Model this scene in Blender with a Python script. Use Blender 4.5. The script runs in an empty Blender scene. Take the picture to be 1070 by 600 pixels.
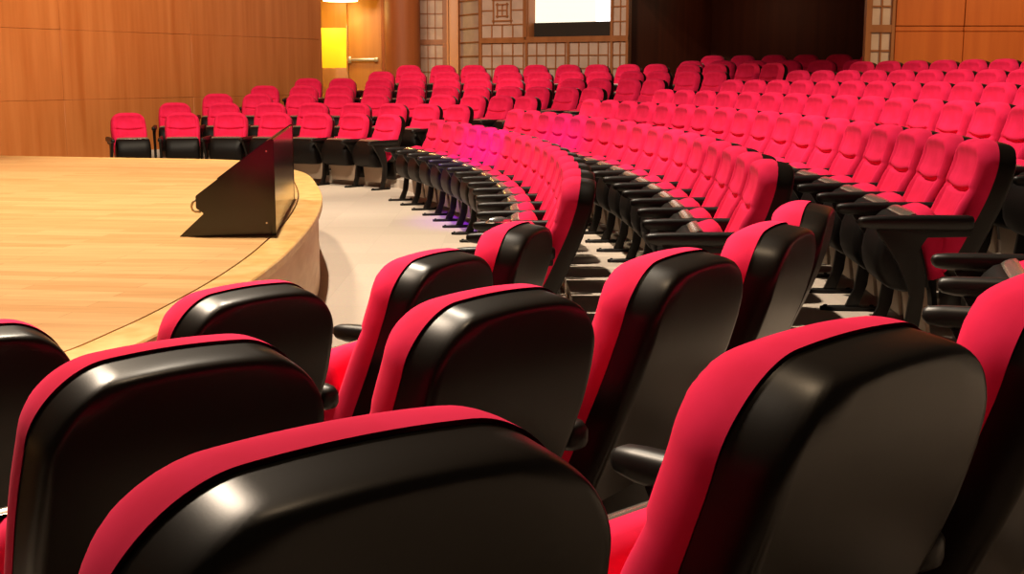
import bpy, bmesh, math, random
from math import sin, cos, pi, radians, sqrt, atan2, hypot
from mathutils import Vector
random.seed(7)
scene = bpy.context.scene
COL = scene.collection

# ------------------------------------------------------------------ constants
F = 1307.0                       # focal length in pixels of the 1070 px wide frame
PITCH = radians(9.65)
CAM = (0.0, 0.0, 1.45)
RISE, HEAD = 0.112, 0.95         # rise per row, head height over the row's floor
STAGE_Z = 0.58

# ------------------------------------------------------------------ materials
def srgb(r, g, b):
    f = lambda c: (c/12.92 if c <= .04045 else ((c+.055)/1.055)**2.4)
    return (f(r/255), f(g/255), f(b/255), 1)

def new_mat(name, color, rough=.5, metal=0., spec=.5, sheen=0.):
    m = bpy.data.materials.new(name); m.use_nodes = True
    b = m.node_tree.nodes['Principled BSDF']
    b.inputs['Base Color'].default_value = color
    b.inputs['Roughness'].default_value = rough
    b.inputs['Metallic'].default_value = metal
    b.inputs['Specular IOR Level'].default_value = spec
    if sheen:
        b.inputs['Sheen Weight'].default_value = sheen
        b.inputs['Sheen Roughness'].default_value = .5
    return m

def N(m, t, **kw):
    n = m.node_tree.nodes.new(t)
    for k, v in kw.items(): setattr(n, k, v)
    return n

def L(m, a, b): m.node_tree.links.new(a, b)
def bsdf(m): return m.node_tree.nodes['Principled BSDF']

def noise_color(m, c1, c2, scale=(1, 1, 1), nscale=5., detail=4., lo=.35, hi=.65, coord='Object'):
    tc = N(m, 'ShaderNodeTexCoord'); mp = N(m, 'ShaderNodeMapping')
    mp.inputs['Scale'].default_value = scale
    nz = N(m, 'ShaderNodeTexNoise'); nz.inputs['Scale'].default_value = nscale; nz.inputs['Detail'].default_value = detail
    cr = N(m, 'ShaderNodeValToRGB')
    cr.color_ramp.elements[0].position = lo; cr.color_ramp.elements[0].color = c1
    cr.color_ramp.elements[1].position = hi; cr.color_ramp.elements[1].color = c2
    L(m, tc.outputs[coord], mp.inputs['Vector']); L(m, mp.outputs['Vector'], nz.inputs['Vector'])
    L(m, nz.outputs['Fac'], cr.inputs['Fac']); L(m, cr.outputs['Color'], bsdf(m).inputs['Base Color'])
    return tc, mp, nz, cr

def add_bump(m, scale, strength, dist=.002):
    tc = N(m, 'ShaderNodeTexCoord'); nz = N(m, 'ShaderNodeTexNoise'); nz.inputs['Scale'].default_value = scale
    bp = N(m, 'ShaderNodeBump'); bp.inputs['Strength'].default_value = strength; bp.inputs['Distance'].default_value = dist
    L(m, tc.outputs['Object'], nz.inputs['Vector']); L(m, nz.outputs['Fac'], bp.inputs['Height'])
    L(m, bp.outputs['Normal'], bsdf(m).inputs['Normal'])

M_red = new_mat('red_fabric', (.80, .009, .085, 1), .9, spec=.10, sheen=.02)
noise_color(M_red, (.74, .014, .072, 1), (.83, .020, .098, 1), nscale=9, detail=5)
add_bump(M_red, 500, .10, .0006)
M_shell = new_mat('black_plastic', (.007, .0042, .0024, 1), .33, spec=.3)
add_bump(M_shell, 420, .05, .0006)
M_panel = new_mat('brown_grey_plastic', (.34, .25, .18, 1), .55, spec=.4)
M_arm = new_mat('armrest_plastic', (.007, .005, .004, 1), .42, spec=.4)
M_pan = new_mat('seat_underside', (.004, .0025, .002, 1), .5, spec=.2)
M_steel = new_mat('dark_steel', (.006, .0045, .0035, 1), .45, spec=.3)
M_rim = new_mat('seat_rim_highlight', (.55, .47, .40, 1), .22, metal=.8)  # black plastic edge; its bright reflection is put into a pale metal colour
M_silver = new_mat('silver', (.8, .8, .8, 1), .2, metal=.9)

M_deck = new_mat('maple_deck', srgb(236, 186, 112), .32, spec=.5)
def plank(m, c1, c2, mortar, bw, rh, rot=0., msize=.002):
    tc = N(m, 'ShaderNodeTexCoord'); mp = N(m, 'ShaderNodeMapping'); mp.inputs['Rotation'].default_value = (0, 0, rot)
    br = N(m, 'ShaderNodeTexBrick'); br.inputs['Color1'].default_value = c1; br.inputs['Color2'].default_value = c2
    br.inputs['Mortar'].default_value = mortar; br.inputs['Scale'].default_value = 1
    br.inputs['Mortar Size'].default_value = msize; br.inputs['Brick Width'].default_value = bw; br.inputs['Row Height'].default_value = rh
    br.inputs['Bias'].default_value = -.15
    L(m, tc.outputs['Object'], mp.inputs['Vector']); L(m, mp.outputs['Vector'], br.inputs['Vector'])
    nz = N(m, 'ShaderNodeTexNoise'); nz.inputs['Scale'].default_value = 2.2; nz.inputs['Detail'].default_value = 5
    mp2 = N(m, 'ShaderNodeMapping'); mp2.inputs['Rotation'].default_value = (0, 0, rot); mp2.inputs['Scale'].default_value = (1, 9, 1)
    L(m, tc.outputs['Object'], mp2.inputs['Vector']); L(m, mp2.outputs['Vector'], nz.inputs['Vector'])
    mx = N(m, 'ShaderNodeMix', data_type='RGBA', blend_type='MULTIPLY'); mx.inputs['Factor'].default_value = .35
    cr = N(m, 'ShaderNodeValToRGB'); cr.color_ramp.elements[0].position = .3; cr.color_ramp.elements[0].color = (.62, .5, .36, 1)
    cr.color_ramp.elements[1].position = .6
    L(m, nz.outputs['Fac'], cr.inputs['Fac']); L(m, br.outputs['Color'], mx.inputs['A']); L(m, cr.outputs['Color'], mx.inputs['B'])
    L(m, mx.outputs['Result'], bsdf(m).inputs['Base Color'])
plank(M_deck, srgb(236, 190, 130), srgb(220, 166, 106), srgb(200, 146, 90), .9, .11, radians(8))
M_lip = new_mat('maple_edge', srgb(236, 188, 118), .35)
noise_color(M_lip, srgb(226, 172, 98), srgb(242, 200, 132), (3, 3, 20), 3)
M_skirt = new_mat('stage_skirt', srgb(222, 178, 132), .5)
noise_color(M_skirt, srgb(214, 168, 122), srgb(230, 190, 146), (1, 1, 6), 2)
M_gap = new_mat('dark_gap', (.02, .012, .006, 1), .8)
def wood(name, c1, c2, rough=.45):
    m = new_mat(name, c1, rough, spec=.4)
    noise_color(m, c1, c2, (1, 1, .06), 7, 6, .3, .7)
    return m
M_wallwood = wood('orange_wood_panel', srgb(184, 104, 46), srgb(206, 128, 68))
M_wallwood_r = wood('red_orange_wood_panel', srgb(176, 84, 26), srgb(196, 102, 38))
M_doorwood = wood('door_wood', srgb(170, 104, 36), srgb(192, 124, 48))
M_colwood = wood('column_wood', srgb(140, 70, 26), srgb(158, 84, 36), .6)
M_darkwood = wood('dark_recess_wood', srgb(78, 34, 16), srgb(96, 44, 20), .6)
M_postwood = wood('light_post_wood', srgb(200, 130, 78), srgb(214, 146, 92))
M_munt = wood('muntin_wood', srgb(150, 92, 52), srgb(168, 106, 62))
M_paper = new_mat('screen_paper', srgb(186, 156, 120), .8)
noise_color(M_paper, srgb(186, 156, 136), srgb(202, 172, 152), (1, 1, 1), 3)
M_yellow = new_mat('yellow_paint', srgb(238, 196, 16), .6)
M_brass = new_mat('panic_bar_metal', srgb(200, 180, 140), .3, metal=.8)
M_floor = new_mat('beige_carpet', srgb(196, 172, 146), .9, spec=.2)
def floor_mat(m, c1, c2):
    tc = N(m, 'ShaderNodeTexCoord'); br = N(m, 'ShaderNodeTexBrick')
    br.inputs['Color1'].default_value = c1; br.inputs['Color2'].default_value = c2; br.inputs['Mortar'].default_value = c2
    br.inputs['Scale'].default_value = 1; br.inputs['Brick Width'].default_value = .6; br.inputs['Row Height'].default_value = .6
    br.inputs['Mortar Size'].default_value = .004; br.offset = 0
    nz = N(m, 'ShaderNodeTexNoise'); nz.inputs['Scale'].default_value = 60; nz.inputs['Detail'].default_value = 3
    mx = N(m, 'ShaderNodeMix', data_type='RGBA', blend_type='MULTIPLY'); mx.inputs['Factor'].default_value = .25
    L(m, tc.outputs['Object'], br.inputs['Vector']); L(m, tc.outputs['Object'], nz.inputs['Vector'])
    L(m, br.outputs['Color'], mx.inputs['A']); L(m, nz.outputs['Color'], mx.inputs['B'])
    L(m, mx.outputs['Result'], bsdf(m).inputs['Base Color'])
floor_mat(M_floor, srgb(216, 200, 184), srgb(206, 190, 174))
M_black = new_mat('black_cabinet', (.010, .007, .006, 1), .14, spec=.7)
M_screen = new_mat('screen_blue', (.01, .012, .035, 1), .1)
def emis(name, col, s):
    m = bpy.data.materials.new(name); m.use_nodes = True
    b = bsdf(m); b.inputs['Base Color'].default_value = col
    b.inputs['Emission Color'].default_value = col; b.inputs['Emission Strength'].default_value = s
    return m
M_bright = emis('lit_booth_wall', (1, 1, .98, 1), 2.2)  # glowing surface, the booth's room light put into the wall
M_cream = emis('lit_booth_cream', (1, .93, .76, 1), .85)  # weaker cream glow, the same room light put into the wall
M_lamp = emis('warm_lamp', (1, .85, .35, 1), 7)

# ------------------------------------------------------------------ mesh helpers
def mesh_from(name, verts, faces, mat, smooth=True, angle=None):
    me = bpy.data.meshes.new(name); me.from_pydata([tuple(v) for v in verts], [], faces); me.validate()
    bm = bmesh.new(); bm.from_mesh(me); bmesh.ops.remove_doubles(bm, verts=bm.verts, dist=1e-6)
    bmesh.ops.recalc_face_normals(bm, faces=bm.faces); bm.to_mesh(me); bm.free()
    me.materials.append(mat)
    if smooth:
        for p in me.polygons: p.use_smooth = True
        if angle: me.set_sharp_from_angle(angle=radians(angle))
    return me

def link(name, me, parent=None, loc=(0, 0, 0), rz=0.):
    o = bpy.data.objects.new(name, me); COL.objects.link(o)
    o.location = loc; o.rotation_euler = (0, 0, rz)
    if parent: o.parent = parent
    return o

class MB:
    def __init__(s): s.v = []; s.f = []
    def box(s, x0, x1, y0, y1, z0, z1):
        b = len(s.v)
        s.v += [(x0, y0, z0), (x1, y0, z0), (x1, y1, z0), (x0, y1, z0), (x0, y0, z1), (x1, y0, z1), (x1, y1, z1), (x0, y1, z1)]
        s.f += [tuple(b+i for i in q) for q in ((3, 2, 1, 0), (4, 5, 6, 7), (0, 1, 5, 4), (1, 2, 6, 5), (2, 3, 7, 6), (3, 0, 4, 7))]
    def obox(s, p, q, t0, t1, z0, z1):
        """box along plan segment p->q, offset t0..t1 to the left normal"""
        dx, dy = q[0]-p[0], q[1]-p[1]; l = hypot(dx, dy); nx, ny = -dy/l, dx/l
        b = len(s.v)
        for z in (z0, z1):
            s.v += [(p[0]+nx*t0, p[1]+ny*t0, z), (q[0]+nx*t0, q[1]+ny*t0, z), (q[0]+nx*t1, q[1]+ny*t1, z), (p[0]+nx*t1, p[1]+ny*t1, z)]
        s.f += [tuple(b+i for i in qd) for qd in ((3, 2, 1, 0), (4, 5, 6, 7), (0, 1, 5, 4), (1, 2, 6, 5), (2, 3, 7, 6), (3, 0, 4, 7))]
    def prism(s, poly, axis, a0, a1):
        """poly of 2D points extruded along axis ('x': poly=(y,z); 'z': poly=(x,y))"""
        b = len(s.v); n = len(poly)
        for a in (a0, a1):
            for p in poly:
                s.v.append((a, p[0], p[1]) if axis == 'x' else (p[0], p[1], a))
        s.f.append(tuple(range(b+n-1, b-1, -1))); s.f.append(tuple(range(b+n, b+2*n)))
        for i in range(n):
            j = (i+1) % n; s.f.append((b+i, b+j, b+n+j, b+n+i))
    def cyl(s, c, r, z0, z1, n=20):
        s.prism([(c[0]+r*cos(2*pi*i/n), c[1]+r*sin(2*pi*i/n)) for i in range(n)], 'z', z0, z1)
    def mesh(s, name, mat, bevel=0., seg=2, smooth=False):
        me = bpy.data.meshes.new(name); me.from_pydata(s.v, [], s.f); me.validate()
        bm = bmesh.new(); bm.from_mesh(me)
        bmesh.ops.recalc_face_normals(bm, faces=bm.faces)
        if bevel:
            ed = [e for e in bm.edges if len(e.link_faces) == 2 and e.calc_face_angle(0) > radians(28)]
            bmesh.ops.bevel(bm, geom=ed, offset=bevel, segments=seg, affect='EDGES', profile=.6, clamp_overlap=True)
        bm.to_mesh(me); bm.free(); me.materials.append(mat)
        if smooth or bevel:
            for p in me.polygons: p.use_smooth = True
            me.set_sharp_from_angle(angle=radians(40))
        return me

def struct(name, me, parent=None):
    o = link(name, me, parent)
    if not parent: o['kind'] = 'structure'
    return o

def tag(o, label, cat, group=None):
    o['label'] = label; o['category'] = cat
    if group: o['group'] = group
    return o

def empty(name, loc, rz=0.):
    o = bpy.data.objects.new(name, None); COL.objects.link(o)
    o.location = loc; o.rotation_euler = (0, 0, rz); o.empty_display_size = .1
    return o

# ------------------------------------------------------------------ chair meshes
# local frame: sitter faces -Y, floor z=0, head of the back at y=.36
PROF = [(.150, .355), (.190, .43), (.245, .55), (.298, .67), (.332, .76), (.352, .85), (.364, .940)]
SEG = [0]
for a, b in zip(PROF, PROF[1:]): SEG.append(SEG[-1]+hypot(b[0]-a[0], b[1]-a[1]))
SLEN = SEG[-1]
def prof(s):
    """smoothed point + unit normal (towards the sitter) at arc length s"""
    def raw(t):
        t = max(0., min(SLEN, t))
        for i in range(len(PROF)-1):
            if t <= SEG[i+1]+1e-9:
                k = (t-SEG[i])/(SEG[i+1]-SEG[i])
                return (PROF[i][0]+k*(PROF[i+1][0]-PROF[i][0]), PROF[i][1]+k*(PROF[i+1][1]-PROF[i][1]))
    w = min(.06, s+1e-4, SLEN-s+1e-4)
    pts = [raw(s+w*k) for k in (-1, -.5, 0, .5, 1)]
    y = sum(p[0] for p in pts)/5; z = sum(p[1] for p in pts)/5
    ty, tz = pts[4][0]-pts[0][0], pts[4][1]-pts[0][1]; l = hypot(ty, tz)
    return y, z, -tz/l, ty/l

def halfw(s, top):
    """straight half width of the back at arc length s"""
    v = s/top
    return .218+.016*sin(min(1, v/.75)*pi*.5)-.022*max(0, (v-.6)/.4)**1.5
RT, RB = .105, .05                                       # corner radii at the head and at the seat
def outline(s, top):
    w = halfw(s, top)
    if s > top-RT: w -= RT-sqrt(max(0, RT*RT-(s-top+RT)**2))
    elif s < RB: w -= RB-sqrt(max(0, RB*RB-(RB-s)**2))
    return w
def edge_dist(x, s, top):
    a, b = halfw(s, top)-abs(x), top-s
    if a < RT and b < RT: return max(0, RT-hypot(RT-a, RT-b))
    if a < RB and s < RB: return max(0, RB-hypot(RB-a, RB-s))
    return max(0, min(a, b, s))
def pad(d, T, rho, p):
    k = max(0, 1-d/rho)
    return T*(1-k**p)**(1/p)
def back_surface(us, rows, sign, top, T, rho, p, shrink=0., detail=None, back=0.):
    cols = [-u for u in us]+[0]+us[::-1]
    V, Fc = [], []; nc = len(cols)
    for s in rows:
        w = outline(s, top)
        for u in cols:
            x = u*w; d = edge_dist(x, s, top); n = pad(d, T, rho, p)
            if detail: n += detail(x/halfw(s, top), s)*min(1, d/.03)
            y, z, ny, nz = prof(s)
            crown = -.016*(x/.2)**2*max(0, (s/SLEN-.7)/.3)
            V.append((x*(1-shrink/.2), y+sign*n*ny-sign*back*ny, z+sign*n*nz-sign*back*nz+crown))
    for i in range(len(rows)-1):
        for j in range(nc-1): Fc.append((i*nc+j, i*nc+j+1, (i+1)*nc+j+1, (i+1)*nc+j))
    return V, Fc

def make_cushion():
    us = [1, .9985, .994, .985, .970, .95, .92, .88, .84, .80, .76, .72, .68, .64, .55, .42, .28, .14]
    smid = SLEN*.585
    rows = [0, .0006, .003, .008, .016, .028, .04]
    marks = [.05, smid-.02, smid+.085, SLEN-RT]
    for (a, b), n in zip(zip(marks, marks[1:]), (14, 22, 8)): rows += [a+(b-a)*i/n for i in range(n)]
    rows += [SLEN-RT+RT*sin(radians(t)) for t in (0, 6, 12, 18, 24, 30, 36, 42, 48, 54, 60, 65, 70, 74, 77, 80, 83, 85.5, 88, 90)]
    sm = smid
    def sst(v): v = max(0., min(1., v)); return v*v*(3-2*v)
    def detail(x, s):
        a = abs(x)
        c = sm+.034*a*a
        f = sst((.84-a)/.16)
        up = sst((s-c+.012)/.024)                        # 1 on the head pad, 0 on the lower pad
        d = -.021*f*math.exp(-((s-c)/.0095)**2)
        d += up*(.006*f*math.exp(-((s-c-.03)/.03)**2)+.015*max(0, 1-(a/.97)**4)*math.exp(-((SLEN-.040-s)/.030)**2)+.008*math.exp(-((a-.86)/.10)**2))
        d -= up*.008*math.exp(-((a-.74)/.05)**2)*sst((SLEN-.06-s)/.05)
        d -= (1-up)*.011*math.exp(-((a-.70)/.035)**2)
        d += (1-up)*.010*sst((a-.72)/.08)*min(1, max(0, c-s)/.08)
        return d
    V, Fc = back_surface(us, rows, 1, SLEN, .078, .046, 2.5, 0, detail)
    return mesh_from('back_cushion', V, Fc, M_red)

def make_shell():
    us = [1, .9996, .998, .994, .986, .974, .95, .90, .6, .3]
    E = SLEN-.005
    rows = [0, .0003, .001, .004, .008, .015, .03, .05]+[.05+(E-RT-.05)*i/12 for i in range(1, 12)]
    rows += [E-RT+RT*sin(radians(t)) for t in (0, 6, 12, 18, 24, 30, 36, 42, 48, 54, 60, 65, 70, 74, 77, 80, 83, 85.5, 87.5, 89, 90)]
    V, Fc = back_surface(us, rows, -1, E, .078, .022, 4.5, .001)
    return mesh_from('back_shell', V, Fc, M_shell)

def make_lower_panel():
    m = MB()
    m.prism([(.205, .46), (.235, .455), (.272, .11), (.245, .105)], 'x', -.205, .205)
    return m.mesh('lower_panel', M_shell, .006)
def make_kick():
    m = MB()
    m.prism([(.055, .30), (.075, .30), (.105, .075), (.085, .07)], 'x', -.225, .225)
    return m.mesh('kick_panel', M_panel, .006)

# folded seat: bottom (y=.085,z=.27) -> top (y=-.035,z=.645)
SB, ST = (.085, .290), (-.030, .607)
def seat_pt(t, n):
    dy, dz = ST[0]-SB[0], ST[1]-SB[1]; l = hypot(dy, dz); ty, tz = dy/l, dz/l
    return SB[0]+dy*t+n*tz, SB[1]+dz*t-n*ty               # n>0 towards the backrest
def slab(name, mat, hw, n0, n1, r, t0=0., t1=1., bulge=0., p=4):
    """rounded slab in the folded seat's plane: superellipse outline, front n0, rear n1"""
    V, Fc = [], []
    nu, lays = 44, []
    dn = n1-n0
    prof_ = [(.0, .0), (.55, 0), (.9, 0), (.97, .06), (1, .2), (1, .55), (.985, .8), (.94, .95), (.8, 1+bulge*.5), (.45, 1+bulge), (0, 1+bulge)]
    for k, (sc, nn) in enumerate(prof_):
        for i in range(nu):
            a = 2*pi*i/nu
            c, s_ = cos(a), sin(a)
            q = (abs(c)**p+abs(s_)**p)**(-1/p)
            x, tt = hw*sc*c*q, .5*(t0+t1)+.5*(t1-t0)*sc*s_*q
            y, z = seat_pt(tt, n0+dn*nn)
            V.append((x, y, z))
    for k in range(len(prof_)-1):
        for i in range(nu):
            j = (i+1) % nu
            Fc.append((k*nu+i, k*nu+j, (k+1)*nu+j, (k+1)*nu+i))
    return mesh_from(name, V, Fc, mat, True, 50)

def make_armrest(short=False):
    """rounded tapered top pad with a drooping front, tip at y=-.235"""
    st = [(y, h, a-.001, b-.001) for y, h, a, b in [(-.245, .004, .592, .602), (-.241, .018, .582, .612), (-.228, .026, .572, .618), (-.19, .0285, .566, .622), (-.08, .029, .562, .626), (.06, .029, .560, .628), (.20, .028, .560, .629), (.30, .027, .560, .629), (.325, .025, .564, .626), (.338, .018, .572, .618), (.342, .005, .588, .604)]]
    if short: st = [(y if y < .1 else .1+(y-.1)*.6, h, a, b) for y, h, a, b in st]
    V, Fc = [], []
    nseg = 12
    for y, hw, z0, z1 in st:
        for i in range(nseg):
            a = 2*pi*i/nseg; c, s_ = cos(a), sin(a); q = (abs(c)**4+abs(s_)**4)**-.25
            V.append((hw*c*q, y, .5*(z0+z1)+.5*(z1-z0)*s_*q))
    for k in range(len(st)-1):
        for i in range(nseg):
            j = (i+1) % nseg; Fc.append((k*nseg+i, k*nseg+j, (k+1)*nseg+j, (k+1)*nseg+i))
    Fc.append(tuple(range(nseg))); Fc.append(tuple((len(st)-1)*nseg+i for i in range(nseg)))
    return mesh_from('armrest', V, Fc, M_arm, True, 60)

def make_post():
    m = MB()
    poly = [(.235, .57), (-.17, .565), (-.155, .54), (-.075, .42), (-.03, .33), (-.01, .27), (-.03, .12), (-.075, .02), (-.005, .02), (.035, .14), (.05, .27), (.05, .36), (.02, .48), (.05, .530), (.235, .535)]
    m.prism(poly, 'x', -.017, .017)
    return m.mesh('arm_post', M_steel, .006)

def make_foot():
    m = MB()
    pts = []
    for i in range(20):
        a = 2*pi*i/20; pts.append((.035*cos(a), -.05+.155*sin(a)))
    m.prism(pts, 'z', 0.0, .022)
    for yy in (-.175, .065): m.cyl((0, yy), .012, .018, .030, 10)
    return m.mesh('foot_plate', M_steel, .003, 1)

def make_pan():
    outl = [(-.006, .603), (-.030, .607), (-.052, .600), (-.080, .575), (-.110, .535), (-.132, .48), (-.140, .42), (-.134, .36), (-.112, .312), (-.075, .285), (-.02, .272), (.04, .272), (.085, .285)]
    back = [(.02+.0, .60), (.04, .55), (.065, .46), (.085, .36), (.09, .31)]
    hw = .226
    sec = [(0., 1.), (.6, 1.), (.86, .97), (.95, .88), (.985, .72), (1., .5), (1., .0)]
    V, Fc = [], []
    xs = [(-u, k) for u, k in sec[::-1]]+[(u, k) for u, k in sec[1:]]
    nb = len(outl)
    for i, (y, z) in enumerate(outl):
        t = i/(nb-1); by, bz = .012+(.088-.012)*t, .60+(.30-.60)*t     # matching point on the rear plane
        rnd = 1-.06*(1-sin(pi*min(1, max(0, t))))
        for u, k in xs: V.append((u*hw*rnd, by+(y-by)*k, bz+(z-bz)*k))
    n = len(xs)
    for i in range(nb-1):
        for j in range(n-1): Fc.append((i*n+j, i*n+j+1, (i+1)*n+j+1, (i+1)*n+j))
    return mesh_from('seat_pan', V, Fc, M_pan, True, 60)
ME = dict(shell=make_shell(), cushion=make_cushion(), lower=make_lower_panel(), kick=make_kick(),
          pan=make_pan(),
          seat=slab('seat_cushion', M_red, .212, .026, .135, .06, .02, 1.01, .14),
          arm=make_armrest(), arm_end=make_armrest(True), post=make_post(), foot=make_foot())
def make_rim():
    V, Fc = [], []
    sec = [(.93, -.0065), (.975, -.0065), (1.004, .002), (1.018, .018), (1.020, .036), (1.01, .052), (.985, .058)]
    n = 16
    for t, nn in sec:
        for i in range(n+1):
            x = -.20+.40*i/n
            y, z = seat_pt(t-.012*abs(x/.2)**4, nn)
            V.append((x, y, z))
    for k in range(len(sec)-1):
        for i in range(n): Fc.append((k*(n+1)+i, k*(n+1)+i+1, (k+1)*(n+1)+i+1, (k+1)*(n+1)+i))
    return mesh_from('front_rim', V, Fc, M_rim)
ME['rim'] = make_rim()
m_ = MB(); m_.box(-.05, .05, -.006, .006, -.012, .012); ME['plate'] = m_.mesh('bolt_plate', M_silver, .003)
LOCK = MB(); LOCK.cyl((0, 0), .009, 0, .008, 12); ME['lock'] = LOCK.mesh('bolt', M_silver)

def build_chair():
    root = empty('auditorium_chair', (0, 0, 0))
    link('back_shell', ME['shell'], root)
    link('back_cushion', ME['cushion'], root)
    link('lower_panel', ME['lower'], root); link('kick_panel', ME['kick'], root)
    pan = link('seat_pan', ME['pan'], root); link('front_rim', ME['rim'], pan)
    link('seat_cushion', ME['seat'], root)
    add_arm(root, -.281)
    return root
def add_arm(root, x, end=False):
    p = link('arm_post', ME['post'], root, (x, 0, 0))
    link('armrest', ME['arm_end' if end else 'arm'], p); link('foot_plate', ME['foot'], p)

def copy_tree(o, parent=None):
    c = o.copy(); COL.objects.link(c)
    if parent: c.parent = parent
    for ch in list(o.children): copy_tree(ch, c)
    return c
CHAIR0 = [None]
def place_chair(hx, hy, face, zf, label, group, end=False):
    """head position hx,hy in plan; face = plan unit vector the sitter looks along; zf floor height"""
    o = CHAIR0[0]
    if o is None: o = CHAIR0[0] = build_chair(); first = True
    else:
        o = copy_tree(o)
        for ch in list(o.children):
            if ch.name.startswith('arm_post') and ch.location.x > 0:
                for g in list(ch.children): bpy.data.objects.remove(g)
                bpy.data.objects.remove(ch)
    o.location = (hx+face[0]*.36, hy+face[1]*.36, zf)
    o.rotation_euler = (0, 0, atan2(face[0], -face[1]))
    tag(o, label, 'chair', group)
    if end: add_arm(o, .281, True)
    return o

# ------------------------------------------------------------------ seating plan
A_C, A_R1, A_DR, A_P = (-3.743, 14.365), 2.922, .917, .604
B_C, B_R1, B_DR, B_P = (-19.944, 7.547), 20.326, .915, .551
C_C, C_R1, C_DR, C_P = (-3.359, 5.393), 3.70, .915, .587
A_A0 = [2.005, 1.798, 1.714, 1.599, 1.516, 1.373, 1.337]
A_U = [[133, 190, 245.5, 290.5, 332.6, 371.5, 404], [182.5, 234, 283, 328, 372.6, 412, 448, 481],
       [229, 267.6, 317.6, 351.8, 394.7, 428, 465, 494.6, 526, 552], [276.7, 319, 353.7, 396.6, 428.6, 468, 498, 535.6, 562, 595, 621.7],
       [322.5, 357.8, 397.5, 429.5, 470, 500, 535.6, 565, 600.6, 628, 660, 685.6], [400, 431, 468, 500, 534, 565, 599, 628, 662, 690, 722, 750],
       [427.7, 463.5, 495.5, 531, 560, 595, 625, 658, 687, 721, 749, 784, 810]]
B_A0 = [.344, .339, .336, .334, .334, .334, .334]
B_N = [16, 17, 18, 18, 16, 13, 10]
ORD = ['first', 'second', 'third', 'fourth', 'fifth', 'sixth', 'seventh', 'eighth', 'ninth', 'tenth', 'eleventh', 'twelfth', 'thirteenth',
       'fourteenth', 'fifteenth', 'sixteenth', 'seventeenth', 'eighteenth']
ROWN = ['front', 'second', 'third', 'fourth', 'fifth', 'sixth', 'seventh']
def row_floor(k): return RISE*(k-1)

for k in range(1, 8):                                               # far left block
    R = A_R1+A_DR*(k-1); us = A_U[k-1]; n = len(us); spots = []
    for i, u in enumerate(us):
        a = A_A0[k-1]-i*A_P/R
        x, y = A_C[0]+R*cos(a), A_C[1]+R*sin(a)
        z = row_floor(k)+HEAD-CAM[2]
        fw = y*cos(PITCH)-z*sin(PITCH)
        spots.append([(u-535)/F*fw, y, a])                          # sideways place read off the photograph
    dm = .55*R/(R-.36)
    for _ in range(60):                                             # keep neighbours a seat apart
        for p, q in zip(spots, spots[1:]):
            d = hypot(q[0]-p[0], q[1]-p[1])
            if d < dm: p[0] -= (dm-d)*.5; q[0] += (dm-d)*.5
    for i, (x, y, a) in enumerate(spots):
        place_chair(x, y, (-cos(a), -sin(a)), row_floor(k),
                    'red tip-up chair, %s from the left in the %s row of the far left block' % (ORD[i], ROWN[k-1]),
                    'chairs in the far left block', i == n-1)
for k in range(1, 8):                                               # right hand block along the stage
    R = B_R1+B_DR*(k-1)
    for i in range(B_N[k-1]):
        a = B_A0[k-1]-i*B_P/R
        place_chair(B_C[0]+R*cos(a), B_C[1]+R*sin(a), (-cos(a), -sin(a)), row_floor(k),
                    'red tip-up chair, %s from the far end, %s row of the long right block' % (ORD[i], ROWN[k-1]),
                    'chairs in the long right block', i == B_N[k-1]-1)
C_A = {1: [-.879+i*C_P/C_R1 for i in range(4)], 2: [-.881+i*C_P/(C_R1+C_DR) for i in range(5)], 3: [-.925+i*C_P/(C_R1+2*C_DR) for i in range(7)]}
C_SHIFT = {(1, 0): (-.14, -.03, 0), (1, 1): (-.068, .07, 0), (1, 2): (.008, .18, .03), (1, 3): (-.025, .36, .10), (2, 0): (-.08, -.01, 0), (2, 1): (-.035, .06, 0),
           (2, 2): (-.002, .12, .02), (2, 3): (.012, .16, .04), (2, 4): (-.015, .20, .05), (3, 0): (-.090, .0, 0), (3, 1): (-.036, .035, 0), (3, 2): (-.004, .03, 0), (3, 3): (0, .02, 0), (3, 4): (0, .01, 0)}
for k in (1, 2, 3):                                                 # block in front of the camera, seen from behind
    R = C_R1+C_DR*(k-1)
    for i, a in enumerate(C_A[k]):
        dx, dy, da = C_SHIFT.get((k, i), (0, 0, 0))
        place_chair(C_C[0]+R*cos(a)+dx, C_C[1]+R*sin(a)+dy, (-cos(a+da), -sin(a+da)), row_floor(k),
                    'black-backed red chair seen from behind, %s from the left in the %s row' % (ORD[i], ['stage-side', 'middle', 'nearest'][k-1]),
                    'chairs in the near block, seen from behind')
for r in range(2):                                                  # dim seats in the recess
    for i in range(6):
        x, y = 2.98+.455*i+.5*r, 21.0-.345*i+.92*r
        place_chair(x, y, (-.602, -.799), .73+.10*r,
                    'dim red chair in the dark recess, %s from the left, %s row there' % (ORD[i], ['front', 'rear'][r]),
                    'dim chairs in the dark recess', i == 5)

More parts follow.
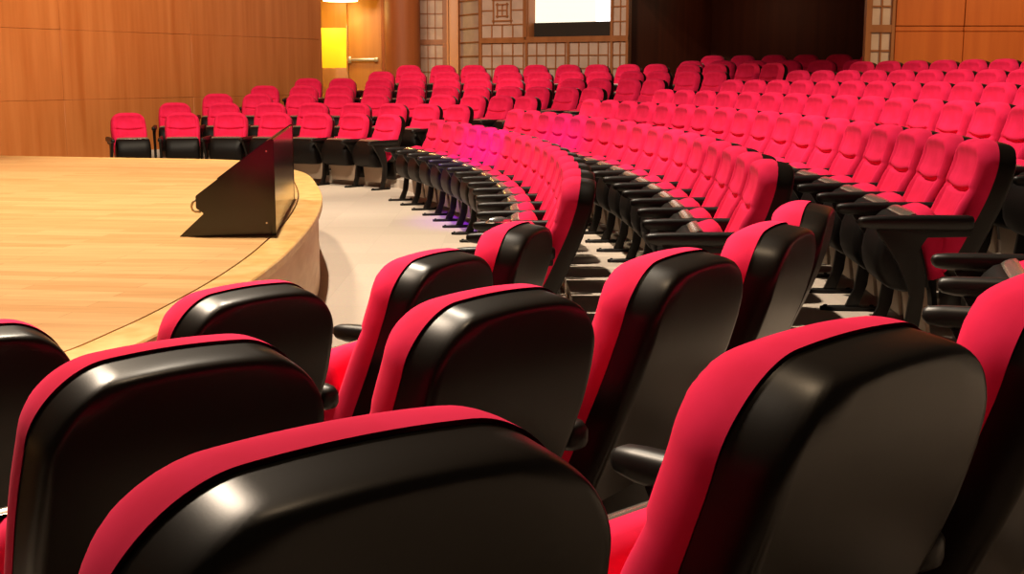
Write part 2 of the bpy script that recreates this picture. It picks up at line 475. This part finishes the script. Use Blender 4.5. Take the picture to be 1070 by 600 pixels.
# ------------------------------------------------------------------ floor and terraces
struct('floor', (lambda m: (m.box(-14, 12, -4, 28, -.2, 0), m.mesh('floor', M_floor))[1])(MB()))
def edge(d):
    pts = []
    RA, RB, RC = A_R1+d, B_R1+d, C_R1+d
    k = d/.915
    for i in range(25):
        a = radians(165)+(radians(38)-radians(165))*i/24
        pts.append((A_C[0]+RA*cos(a), A_C[1]+RA*sin(a)))
    for i in range(17):
        a = .335+(-.06-.335)*i/16
        pts.append((B_C[0]+RB*cos(a), B_C[1]+RB*sin(a)))
    for i in range(25):
        a = -.30+(-2.6+.30)*i/24
        pts.append((C_C[0]+RC*cos(a), C_C[1]+RC*sin(a)))
    return pts
def terrace(k):
    p0, p1 = edge(C_DR*(k-1)-.93), edge(C_DR*(k-1)+(-.015 if k < 10 else 6))
    z1, z0 = row_floor(k), row_floor(k)-RISE-.01
    V, Fc = [], []
    n = len(p0)
    for a, b in zip(p0, p1):
        V += [(a[0], a[1], z0), (a[0], a[1], z1), (b[0], b[1], z1)]
    for i in range(n-1):
        q = 3*i
        Fc += [(q, q+3, q+4, q+1), (q+1, q+4, q+5, q+2)]
    me = mesh_from('floor_tier', V, Fc, M_floor, False)
    struct('floor_tier', me)
for k in range(2, 11): terrace(k)

# ------------------------------------------------------------------ stage
LIP = [(-14, 2.75), (-3.36, 2.75), (-2.3, 2.95), (-1.7, 3.3), (-1.31, 3.72), (-1.2, 4.2), (-1.14, 4.8), (-1.11, 5.5), (-1.12, 6.3), (-1.2, 7.6),
       (-1.36, 8.95), (-1.59, 10.15), (-1.83, 11.15), (-2.13, 11.84), (-2.41, 12.36), (-2.75, 12.85), (-3.25, 13.1), (-3.9, 13.25), (-5.0, 13.5), (-5.6, 13.65), (-7.2, 13.9), (-14, 14)]
def smooth_line(pts, n=6):
    out = []
    for i in range(len(pts)-1):
        p0, p1, p2, p3 = pts[max(0, i-1)], pts[i], pts[i+1], pts[min(len(pts)-1, i+2)]
        l0, l1, l2 = [max(1e-6, hypot(b[0]-a[0], b[1]-a[1])) for a, b in ((p0, p1), (p1, p2), (p2, p3))]
        for j in range(n):
            t = j/n; r = []
            for c in (0, 1):
                m1 = ((p2[c]-p0[c])/(l0+l1))*l1 if i else p2[c]-p1[c]
                m2 = ((p3[c]-p1[c])/(l1+l2))*l1 if i < len(pts)-2 else p2[c]-p1[c]
                r.append((2*t**3-3*t*t+1)*p1[c]+(t**3-2*t*t+t)*m1+(-2*t**3+3*t*t)*p2[c]+(t**3-t*t)*m2)
            out.append(tuple(r))
    return out+[pts[-1]]
LIPS = smooth_line(LIP)
def offset(pts, d):
    out = []
    for i, p in enumerate(pts):
        a, b = pts[max(0, i-1)], pts[min(len(pts)-1, i+1)]
        tx, ty = b[0]-a[0], b[1]-a[1]; l = hypot(tx, ty)
        out.append((p[0]-ty/l*d, p[1]+tx/l*d))
    return out
def strip(name, mat, loops, smooth=True, close=False):
    """loops: list of (points, z); quads between consecutive loops"""
    V, Fc = [], []; n = len(loops[0][0])
    for pts, z in loops: V += [(p[0], p[1], z) for p in pts]
    for k in range(len(loops)-1):
        for i in range(n-1): Fc.append((k*n+i, k*n+i+1, (k+1)*n+i+1, (k+1)*n+i))
    return mesh_from(name, V, Fc, mat, smooth, 35)
inner = offset(LIPS, .165); inner2 = offset(LIPS, .175)
stage = struct('stage_platform', strip('stage_skirt', M_skirt, [(offset(LIPS, .03), 0), (offset(LIPS, .03), STAGE_Z-.045)]))
struct('stage_edge', strip('stage_edge', M_lip, [(offset(LIPS, .03), STAGE_Z-.046), (LIPS, STAGE_Z-.044), (LIPS, STAGE_Z-.006), (offset(LIPS, .006), STAGE_Z), (inner, STAGE_Z), (inner, STAGE_Z-.03)]), stage)
struct('stage_gap', strip('stage_gap', M_gap, [(offset(LIPS, .16), STAGE_Z-.028), (offset(LIPS, .18), STAGE_Z-.028)]), stage)
m = MB(); m.prism(inner2[::1], 'z', STAGE_Z-.04, STAGE_Z)
struct('stage_deck', m.mesh('stage_deck', M_deck), stage)

# ------------------------------------------------------------------ stage monitor console (black wedge)
base = Vector((-1.29, 6.80, STAGE_Z)); far = Vector((-1.535, 8.82, STAGE_Z))
dirv = (far-base).normalized(); rz = atan2(dirv.y, dirv.x)-pi/2       # local +Y along the console
con = empty('stage_monitor_console', base, rz)
tag(con, 'long black wedge-shaped monitor console standing at the stage edge', 'monitor console')
Lc = (far-base).length
prof_c = [(-.52, .0), (0, .0), (0, .525), (-.02, .525), (-.425, .222), (-.425, .155), (-.385, .125)]
def panel_prism(name, poly, y0, y1, mat, bev=.004):
    b = bmesh.new(); va = [b.verts.new((p[0], y0, p[1])) for p in poly]; vb = [b.verts.new((p[0], y1, p[1])) for p in poly]
    b.faces.new(va); b.faces.new(vb[::-1])
    for i in range(len(poly)):
        j = (i+1) % len(poly); b.faces.new((va[j], va[i], vb[i], vb[j]))
    bmesh.ops.recalc_face_normals(b, faces=b.faces)
    if bev: bmesh.ops.bevel(b, geom=list(b.edges), offset=bev, segments=2, affect='EDGES')
    me = bpy.data.meshes.new(name); b.to_mesh(me); b.free(); me.materials.append(mat); return me
link('side_panel', panel_prism('side_panel', prof_c, 0, .025, M_black, .003), con)
link('side_panel', panel_prism('side_panel', prof_c, Lc-.025, Lc, M_black, .003), con)
link('front_board', panel_prism('front_board', [(-.018, .004), (-.002, .004), (-.002, .52), (-.018, .52)], .027, Lc-.027, M_black, .002), con)
link('sloped_top', panel_prism('sloped_top', [(-.02, .515), (-.42, .216), (-.42, .198), (-.02, .497)], .027, Lc-.027, M_black, .002), con)
link('screen', panel_prism('screen', [(-.05, .4985), (-.33, .289), (-.335, .296), (-.055, .5055)], .25, Lc-.25, M_screen, .001), con)
def tube(name, pts, r, mat, n=8):
    V, Fc = [], []
    for i, p in enumerate(pts):
        a, b = Vector(pts[max(0, i-1)]), Vector(pts[min(len(pts)-1, i+1)]); t = (b-a).normalized()
        u = t.cross(Vector((0, 1, .01))).normalized(); w = t.cross(u)
        V += [tuple(Vector(p)+r*(cos(2*pi*k/n)*u+sin(2*pi*k/n)*w)) for k in range(n)]
    for i in range(len(pts)-1):
        for k in range(n): Fc.append((i*n+k, i*n+(k+1) % n, (i+1)*n+(k+1) % n, (i+1)*n+k))
    Fc.append(tuple(range(n))); Fc.append(tuple((len(pts)-1)*n+k for k in range(n)))
    return mesh_from(name, V, Fc, mat)
link('handle', tube('handle', [(-.425, .012, .20), (-.442, .012, .185), (-.450, .012, .165), (-.446, .012, .145), (-.43, .012, .134), (-.40, .012, .134)], .006, M_brass), con)
for yy, zz in ((-.04, .46), (-.05, .07)):
    o = link('screw', ME['lock'], con, (yy, .0, zz)); o.rotation_euler = (pi/2, 0, 0); o.scale = (.5, .5, .4)

# ------------------------------------------------------------------ silver object on an armrest
sm = MB()
V, Fc = [], []
for k in range(7):
    r = .05*cos(k/6*pi/2)+.004; z = .035*sin(k/6*pi/2)
    for i in range(14):
        a = 2*pi*i/14; q = 1+.12*sin(3*a+k)
        V.append((1.35*r*cos(a)*q, .62*r*sin(a)*q, z))
for k in range(6):
    for i in range(14):
        j = (i+1) % 14; Fc.append((k*14+i, k*14+j, (k+1)*14+j, (k+1)*14+i))
Fc.append(tuple(6*14+i for i in range(14)))
Fc.append(tuple(range(14)))
sil = link('foil_packet', mesh_from('foil_packet', V, Fc, M_silver, True), None, (-.075, 6.93, .634), .3)
tag(sil, 'small shiny silver packet lying on an armrest at the end of the front row', 'packet')

# ------------------------------------------------------------------ walls
def along(p, q, t): return (p[0]+(q[0]-p[0])*t, p[1]+(q[1]-p[1])*t)
WH = 5.2
# left wood wall: panels with narrow seams
WL1 = (-3.36, 22.4); wd = (-.4985, -.8669)
def wl(t): return (WL1[0]+wd[0]*t, WL1[1]+wd[1]*t)
m = MB()
seams_t = [-.0, 3.18, 5.68, 8.2, 10.7, 13.2, 15.7, 18.2]
seams_z = [0, 1.10, 2.055, 3.0, 4.1, WH]
for i in range(len(seams_t)-1):
    for j in range(len(seams_z)-1):
        g = .0012
        m.obox(wl(seams_t[i]+(g if i else 0)), wl(seams_t[i+1]-g), 0, -.04, seams_z[j]+g, seams_z[j+1]-g)
struct('wall_left', m.mesh('wall_left', M_wallwood, .003, 1))
m = MB(); m.obox(wl(0.02), wl(18.2), -.03, -.25, 0, WH); struct('wall_left_backing', m.mesh('wall_left_backing', M_darkwood))
# thickness of the wall's end
m = MB(); m.obox(wl(-.02), (WL1[0]-1.0, WL1[1]+.5), 0, .05, 0, WH); struct('wall_left_end', m.mesh('wall_left_end', M_wallwood))

# door alcove
def px_at(px, y): return (px-535)/F*y
D0, D1 = (-4.4, 24.6), (-2.42, 24.45)
m = MB(); m.box(px_at(366.5, 24.62), -1.95, 24.62, 24.8, 0, WH); struct('wall_back', m.mesh('wall_back', M_doorwood))
door = empty('door_1', (0, 0, 0)); door['kind'] = 'structure'
yd = 24.5
m = MB(); m.box(px_at(367, yd), px_at(401, yd), yd, yd+.05, .7, 3.4); link('door_leaf', m.mesh('door_leaf', M_doorwood, .01), door)
m = MB()
for z0, z1 in ((.6, 1.575), (2.33, WH)): m.box(px_at(340, yd)-.5, px_at(366.2, yd), yd, yd+.05, z0, z1)
m.box(px_at(364.8, yd), px_at(366.6, yd), yd-.005, yd+.05, 1.5, 2.4)
link('door_leaf', m.mesh('door_leaf', M_doorwood, .004), door)
m = MB(); m.box(-5.4, -2.6, 25.5, 25.56, .6, 3.4); m.box(-3.1, -3.0, yd+.06, 25.5, .6, 3.4); m.box(-5.4, -5.3, yd+.06, 25.5, .6, 3.4)
struct('wall_passage', m.mesh('wall_passage', M_yellow))
m = MB(); m.box(px_at(366, yd), px_at(397, yd), yd-.09, yd-.05, 1.70, 1.755); m.box(px_at(367, yd), px_at(370, yd), yd-.1, yd, 1.66, 1.79); m.box(px_at(394, yd), px_at(397.5, yd), yd-.1, yd, 1.69, 1.77)
link('panic_bar', m.mesh('panic_bar', M_brass, .008), door)
m = MB(); m.box(px_at(401.5, yd), px_at(405, yd), yd-.1, yd+.1, .6, WH); struct('trim_1', m.mesh('trim_1', M_colwood, .01))
# alcove soffit with lamp
m = MB(); m.box(px_at(330, 24.2)-.5, px_at(402, 24.2), 23.2, 24.5, 3.05, 3.2); struct('ceiling_alcove', m.mesh('ceiling_alcove', M_postwood))
lampo = empty('alcove_lamp', (px_at(360, 23.8), 23.8, 2.79))
tag(lampo, 'bright warm lamp over the door alcove beside the left wood wall', 'lamp')
m = MB(); m.cyl((0, 0), .34, 0.03, .263, 32); link('lamp_housing', m.mesh('lamp_housing', M_brass, .004), lampo)
m = MB(); m.cyl((0, 0), .32, 0, .03, 32); link('diffuser', m.mesh('diffuser', M_lamp, .006), lampo)

# round column
m = MB(); m.cyl((px_at(422.5, 23.6), 23.6), .325, 0, WH, 40)
cm = m.mesh('trim_2', M_colwood, 0, 2, True); struct('trim_2', cm)

# shoji style screens
RAIL = 2.07
def screen(name, p, q, z0, z1, cols, cell, motif=None, holes=None):
    """paper panel with muntin grid between plan points p,q (room side is to the right of p->q)"""
    l = hypot(q[0]-p[0], q[1]-p[1])
    root = empty(name, (0, 0, 0)); root['kind'] = 'structure'
    pm, mm = MB(), MB()
    def seg(mb, a0, a1, za, zb, t0, t1): mb.obox(along(p, q, a0/l), along(p, q, a1/l), t0, t1, za, zb)
    rects = [(0, l, z0, z1)]
    if holes:
        ha, hb, hz0, hz1 = holes
        rects = [(0, ha, z0, z1), (hb, l, z0, z1), (ha, hb, z0, hz0), (ha, hb, hz1, z1)]
    for r in rects: seg(pm, r[0], r[1], r[2], r[3], .0, .06)
    return root, pm, mm, seg, l
def finish(root, pm, mm):
    link('panel_paper', pm.mesh('panel_paper', M_paper), root); link('lattice', mm.mesh('lattice', M_munt), root)

def lattice(mm, seg, a0, a1, za, zb, ncol, zs, w=.011):
    for i in range(ncol+1):
        a = a0+(a1-a0)*i/ncol
        seg(mm, a-w, a+w, za, zb, -.018, .0)
    for z in zs: seg(mm, a0, a1, z-w, z+w, -.018, .0)
def frame(mm, seg, a0, a1, za, zb, w=.06):
    seg(mm, a0, a0+w, za, zb, -.035, 0); seg(mm, a1-w, a1, za, zb, -.035, 0)
def zpix(v, depth): return CAM[2]-(v-78)/F*depth

# strip beside the column
yS = 24.9
root, pm, mm, seg, l = screen('wall_screen_left', (px_at(436, yS), yS), (px_at(469, yS), yS), 0, WH, 3, .2)
zs = [zpix(v, yS) for v in (61.5, 31, 17, 3, -11, -25)]
lattice(mm, seg, .09, l-.09, 0, RAIL-.05, 3, [zs[0], zs[0]-.27, zs[0]-.54]); lattice(mm, seg, .09, l-.09, RAIL+.05, WH, 3, zs[1:])
frame(mm, seg, 0, l, 0, WH, .08); seg(mm, 0, l, RAIL-.05, RAIL+.05, -.03, 0)
finish(root, pm, mm)
# light post
m = MB(); m.box(px_at(470.5, 24.5), px_at(480, 24.5), 24.5, 24.75, 0, zpix(1, 24.5)); m.box(px_at(468, 24.6), px_at(470, 24.6), 24.6, 24.8, 0, WH); m.box(px_at(470, 24.6), px_at(481, 24.6), 24.56, 24.7, zpix(1, 24.5), WH)
struct('trim_3', m.mesh('trim_3', M_postwood, .008))
# return panel
P0, P1 = (px_at(481, 24.7), 24.7), (-.58, 23.8)
root, pm, mm, seg, l = screen('wall_return', P0, P1, 0, WH, 1, .3)
lattice(mm, seg, .04, l-.05, 0, WH, 1, [RAIL+.26*i-.8 for i in range(16)], .012); frame(mm, seg, 0, l, 0, WH, .04)
finish(root, pm, mm)
# main screen wall with the booth window
W0, W1 = (-.58, 23.8), (2.04, 22.2)
lw = hypot(W1[0]-W0[0], W1[1]-W0[1])
def wpx(px):                                                        # distance along the wall seen at image column px
    k = (px-535)/F; dxw, dyw = (W1[0]-W0[0])/lw, (W1[1]-W0[1])/lw
    return (k*W0[1]-W0[0])/(dxw-k*dyw)
a_w0, a_w1 = wpx(551), wpx(636.5)
zsill, ztop = 2.11, 3.4
root, pm, mm, seg, l = screen('wall_screen_back', W0, W1, 0, WH, 8, .2, None, (a_w0, a_w1, zsill, ztop))
bays = [(wpx(504), wpx(547)), (wpx(551), wpx(590)), (wpx(594), wpx(634)), (wpx(638.5), wpx(654))]
cell = .232
for bi, (b0, b1) in enumerate(bays):
    nc = 4 if bi < 3 else 2
    seg(mm, b0-.035, b0+.012, 0, WH if bi in (0, 3) else RAIL, -.04, 0)
    lattice(mm, seg, b0, b1, 0, RAIL-.05, nc, [RAIL-.05-cell*i for i in range(1, 7)])
b0, b1 = bays[0]
lattice(mm, seg, b0, b1, RAIL+.05, RAIL+.05+cell, 4, [RAIL+.05+cell])
# square motif
ca, cz = (b0+b1)/2, zpix(12.5, 23.2)
for rr, ww in ((.19, .013), (.105, .011)):
    for sgn in (-1, 1):
        seg(mm, ca+sgn*rr-ww, ca+sgn*rr+ww, cz-rr-.03, cz+rr+.03, -.024, 0); seg(mm, ca-rr-.03, ca+rr+.03, cz+sgn*rr-ww, cz+sgn*rr+ww, -.024, 0)
seg(mm, ca-.01, ca+.01, cz-.105, cz+.105, -.018, 0); seg(mm, ca-.105, ca+.105, cz-.01, cz+.01, -.018, 0)
for z in (cz, cz+.4, cz-.4*0+.62):
    seg(mm, b0, ca-.19, z-.01, z+.01, -.018, 0); seg(mm, ca+.19, b1, z-.01, z+.01, -.018, 0)
for a in (b0, b1, ca-.19, ca+.19): seg(mm, a-.01, a+.01, RAIL+.05+cell, WH, -.018, 0)
b0, b1 = bays[3]
lattice(mm, seg, b0, b1, RAIL+.05, WH, 2, [zpix(v, 22.3) for v in (24.5, 9.5, -5, -20)])
seg(mm, 0, l, RAIL-.05, RAIL+.05, -.045, 0); seg(mm, l-.05, l, 0, WH, -.04, .08); seg(mm, a_w1-.0, a_w1+.03, zsill, ztop, -.03, 0); seg(mm, a_w0-.06, a_w0, RAIL, WH, -.045, 0)
finish(root, pm, mm)
# booth window
win = empty('window_1', (0, 0, 0)); win['kind'] = 'structure'
def wseg(mb, a0, a1, za, zb, t0, t1): mb.obox(along(W0, W1, a0/lw), along(W0, W1, a1/lw), t0, t1, za, zb)
m = MB(); wseg(m, a_w0, a_w0+.02, zsill, ztop, 0, .5); wseg(m, a_w1-.02, a_w1, zsill, ztop, 0, .5); wseg(m, a_w0, a_w1, zsill-.02, zsill+.01, 0, .5)
link('window_reveal', m.mesh('window_reveal', M_munt), win)
m = MB(); wseg(m, a_w0+.02, a_w1-.02, zsill, zpix(24.5, 22.7), .20, .24); link('lower_blackout', m.mesh('lower_blackout', M_gap), win)
ztl = zpix(24.5, 22.7)
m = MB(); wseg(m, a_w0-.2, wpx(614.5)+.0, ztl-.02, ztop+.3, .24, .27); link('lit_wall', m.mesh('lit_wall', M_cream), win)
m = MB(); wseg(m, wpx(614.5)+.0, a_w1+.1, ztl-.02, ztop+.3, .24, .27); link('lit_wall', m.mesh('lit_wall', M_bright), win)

# dark recess
def wallseg(name, p, q, mat, z0=0, z1=WH, t=-.1):
    m = MB(); m.obox(p, q, 0, t, z0, z1)
    return struct(name, m.mesh(name, mat))
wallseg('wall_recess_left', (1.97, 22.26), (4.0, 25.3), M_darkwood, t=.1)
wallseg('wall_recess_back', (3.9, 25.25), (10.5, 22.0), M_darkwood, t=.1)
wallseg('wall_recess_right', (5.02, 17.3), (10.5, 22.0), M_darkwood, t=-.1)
m = MB(); m.prism([(2.06, 22.25), (4.76, 17.1), (10.6, 22.0), (4.0, 25.4)], 'z', 2.98, 3.1); struct('ceiling_recess_shade', m.mesh('ceiling_recess_shade', M_darkwood))  # unseen, added to keep the hall lights out of the recess
wallseg('wall_recess_shade', (2.06, 22.25), (4.74, 17.08), M_darkwood, 2.98, WH, .12)  # unseen drop above the opening, added to shade the seats behind

# right hand screen strip and wood wall
R0 = (4.74, 17.05); R1 = (5.10, 17.03)
root, pm, mm, seg, l = screen('wall_screen_right', R0, R1, 0, WH, 2, .2)
zr = lambda v: zpix(v, 17.04)
lattice(mm, seg, .05, l-.04, 0, zr(35.5), 2, [zr(54), zr(72)]); lattice(mm, seg, .05, l-.04, zr(28), WH, 2, [zr(9.5), zr(-9), zr(-27)])
frame(mm, seg, 0, l, 0, WH, .04); seg(mm, 0, l, zr(35.5), zr(28), -.03, 0); seg(mm, -.02, .02, 0, WH, -.04, .1)
finish(root, pm, mm)
m = MB()
for (a, b) in ((5.11, 6.018), (6.026, 8.2), (8.208, 10.4)):
    for (z0, z1) in ((0, zr(35)), (zr(29), WH)):
        m.box(a, b, 17.0, 17.06, z0, z1)
    m.box(a, b, 17.015, 17.06, zr(35)+.006, zr(29)-.006)
struct('wall_right', m.mesh('wall_right', M_wallwood_r, .005, 1))
m = MB(); m.box(5.1, 10.4, 17.05, 17.2, 0, WH); struct('wall_right_backing', m.mesh('wall_right_backing', M_colwood))

# ------------------------------------------------------------------ lights
def light(name, kind, loc, target, power, color, size=.2, angle=None, blend=.5):
    d = bpy.data.lights.new(name, kind); d.energy = power; d.color = color
    if kind == 'SPOT':
        d.spot_size = radians(angle); d.spot_blend = blend; d.shadow_soft_size = size
    elif kind == 'AREA': d.size = size
    else: d.shadow_soft_size = size
    o = bpy.data.objects.new(name, d); COL.objects.link(o); o.location = loc
    o.rotation_euler = (Vector(target)-Vector(loc)).to_track_quat('-Z', 'Y').to_euler()
    return o
WARM = (1, .85, .66)
light('stage_key', 'SPOT', (-1.7, 8.3, 8.2), (0.0, 8.8, .6), 3600, WARM, .10, 96, .3)
light('stage_wash', 'SPOT', (-4.0, 9.5, 7.0), (-4.2, 8.4, .5), 1300, (1, .82, .58), .3, 100)
light('house_left', 'SPOT', (-3.0, 9.0, 7.0), (-2.5, 18, .8), 2200, WARM, .25, 64)
light('house_right', 'SPOT', (-1.0, 6.5, 7.0), (4.0, 12, .8), 1400, (1, .78, .58), .25, 58)
light('mid_fill', 'SPOT', (-4.0, 10.0, 7.0), (.3, 16.9, 1.2), 1500, (1, .78, .58), .2, 27, .5)  # added fill for the dim middle of the far rows
light('wall_wash', 'SPOT', (-1.8, 13.5, 6.5), (-5.0, 19.2, 1.6), 1500, (1, .80, .56), .3, 84)
light('magenta_spot', 'SPOT', (-4.0, 8.0, 6.0), (-.45, 12.1, .95), 4500, (.30, .02, 1), .1, 17, 1)
light('house_near', 'SPOT', (-3.2, 5.6, 6.0), (0.1, 2.6, .9), 2900, (1, .80, .60), .55, 34, .35)
light('house_overhead', 'SPOT', (-.1, 2.9, 6.4), (.7, 2.5, .6), 230, (1, .72, .44), .12, 44, .5)
light('alcove_light', 'POINT', (px_at(360, 23.8), 23.8, 2.66), (0, 0, 0), 30, (1, .80, .24), .1)
light('passage_light', 'POINT', (-3.6, 24.95, 2.5), (0, 0, 0), 46, (1, .90, .35), .1)
light('back_fill', 'SPOT', (-1.0, 14.0, 6.5), (.6, 23.5, 1.9), 1400, (1, .80, .60), .3, 42, .4)  # added fill that brightens the screens at the back
light('right_fill', 'SPOT', (8.0, 11.5, 6.5), (7.4, 17.0, 1.8), 1600, (1, .74, .40), .3, 60, .8)  # added fill that brightens the right wood wall
light('recess_fill', 'POINT', (4.4, 23.4, 2.8), (0, 0, 0), 9, (1, .6, .35), .15)  # added fill that lifts the recess out of black, no visible source
w = bpy.data.worlds.new('world'); scene.world = w; w.use_nodes = True
w.node_tree.nodes['Background'].inputs['Color'].default_value = (1, .72, .5, 1)
w.node_tree.nodes['Background'].inputs['Strength'].default_value = .045

# ------------------------------------------------------------------ camera
cd = bpy.data.cameras.new('camera'); cam = bpy.data.objects.new('camera', cd); COL.objects.link(cam)
cd.sensor_width = 36; cd.lens = F/1070*36; cd.clip_start = .05
cam.location = CAM; cam.rotation_euler = (pi/2-PITCH, 0, 0)
scene.camera = cam
scene.view_settings.view_transform = 'Standard'; scene.view_settings.look = 'None'
scene.view_settings.exposure = 0; scene.view_settings.gamma = 1
try: scene.view_settings.use_curve_mapping = False
except Exception: pass
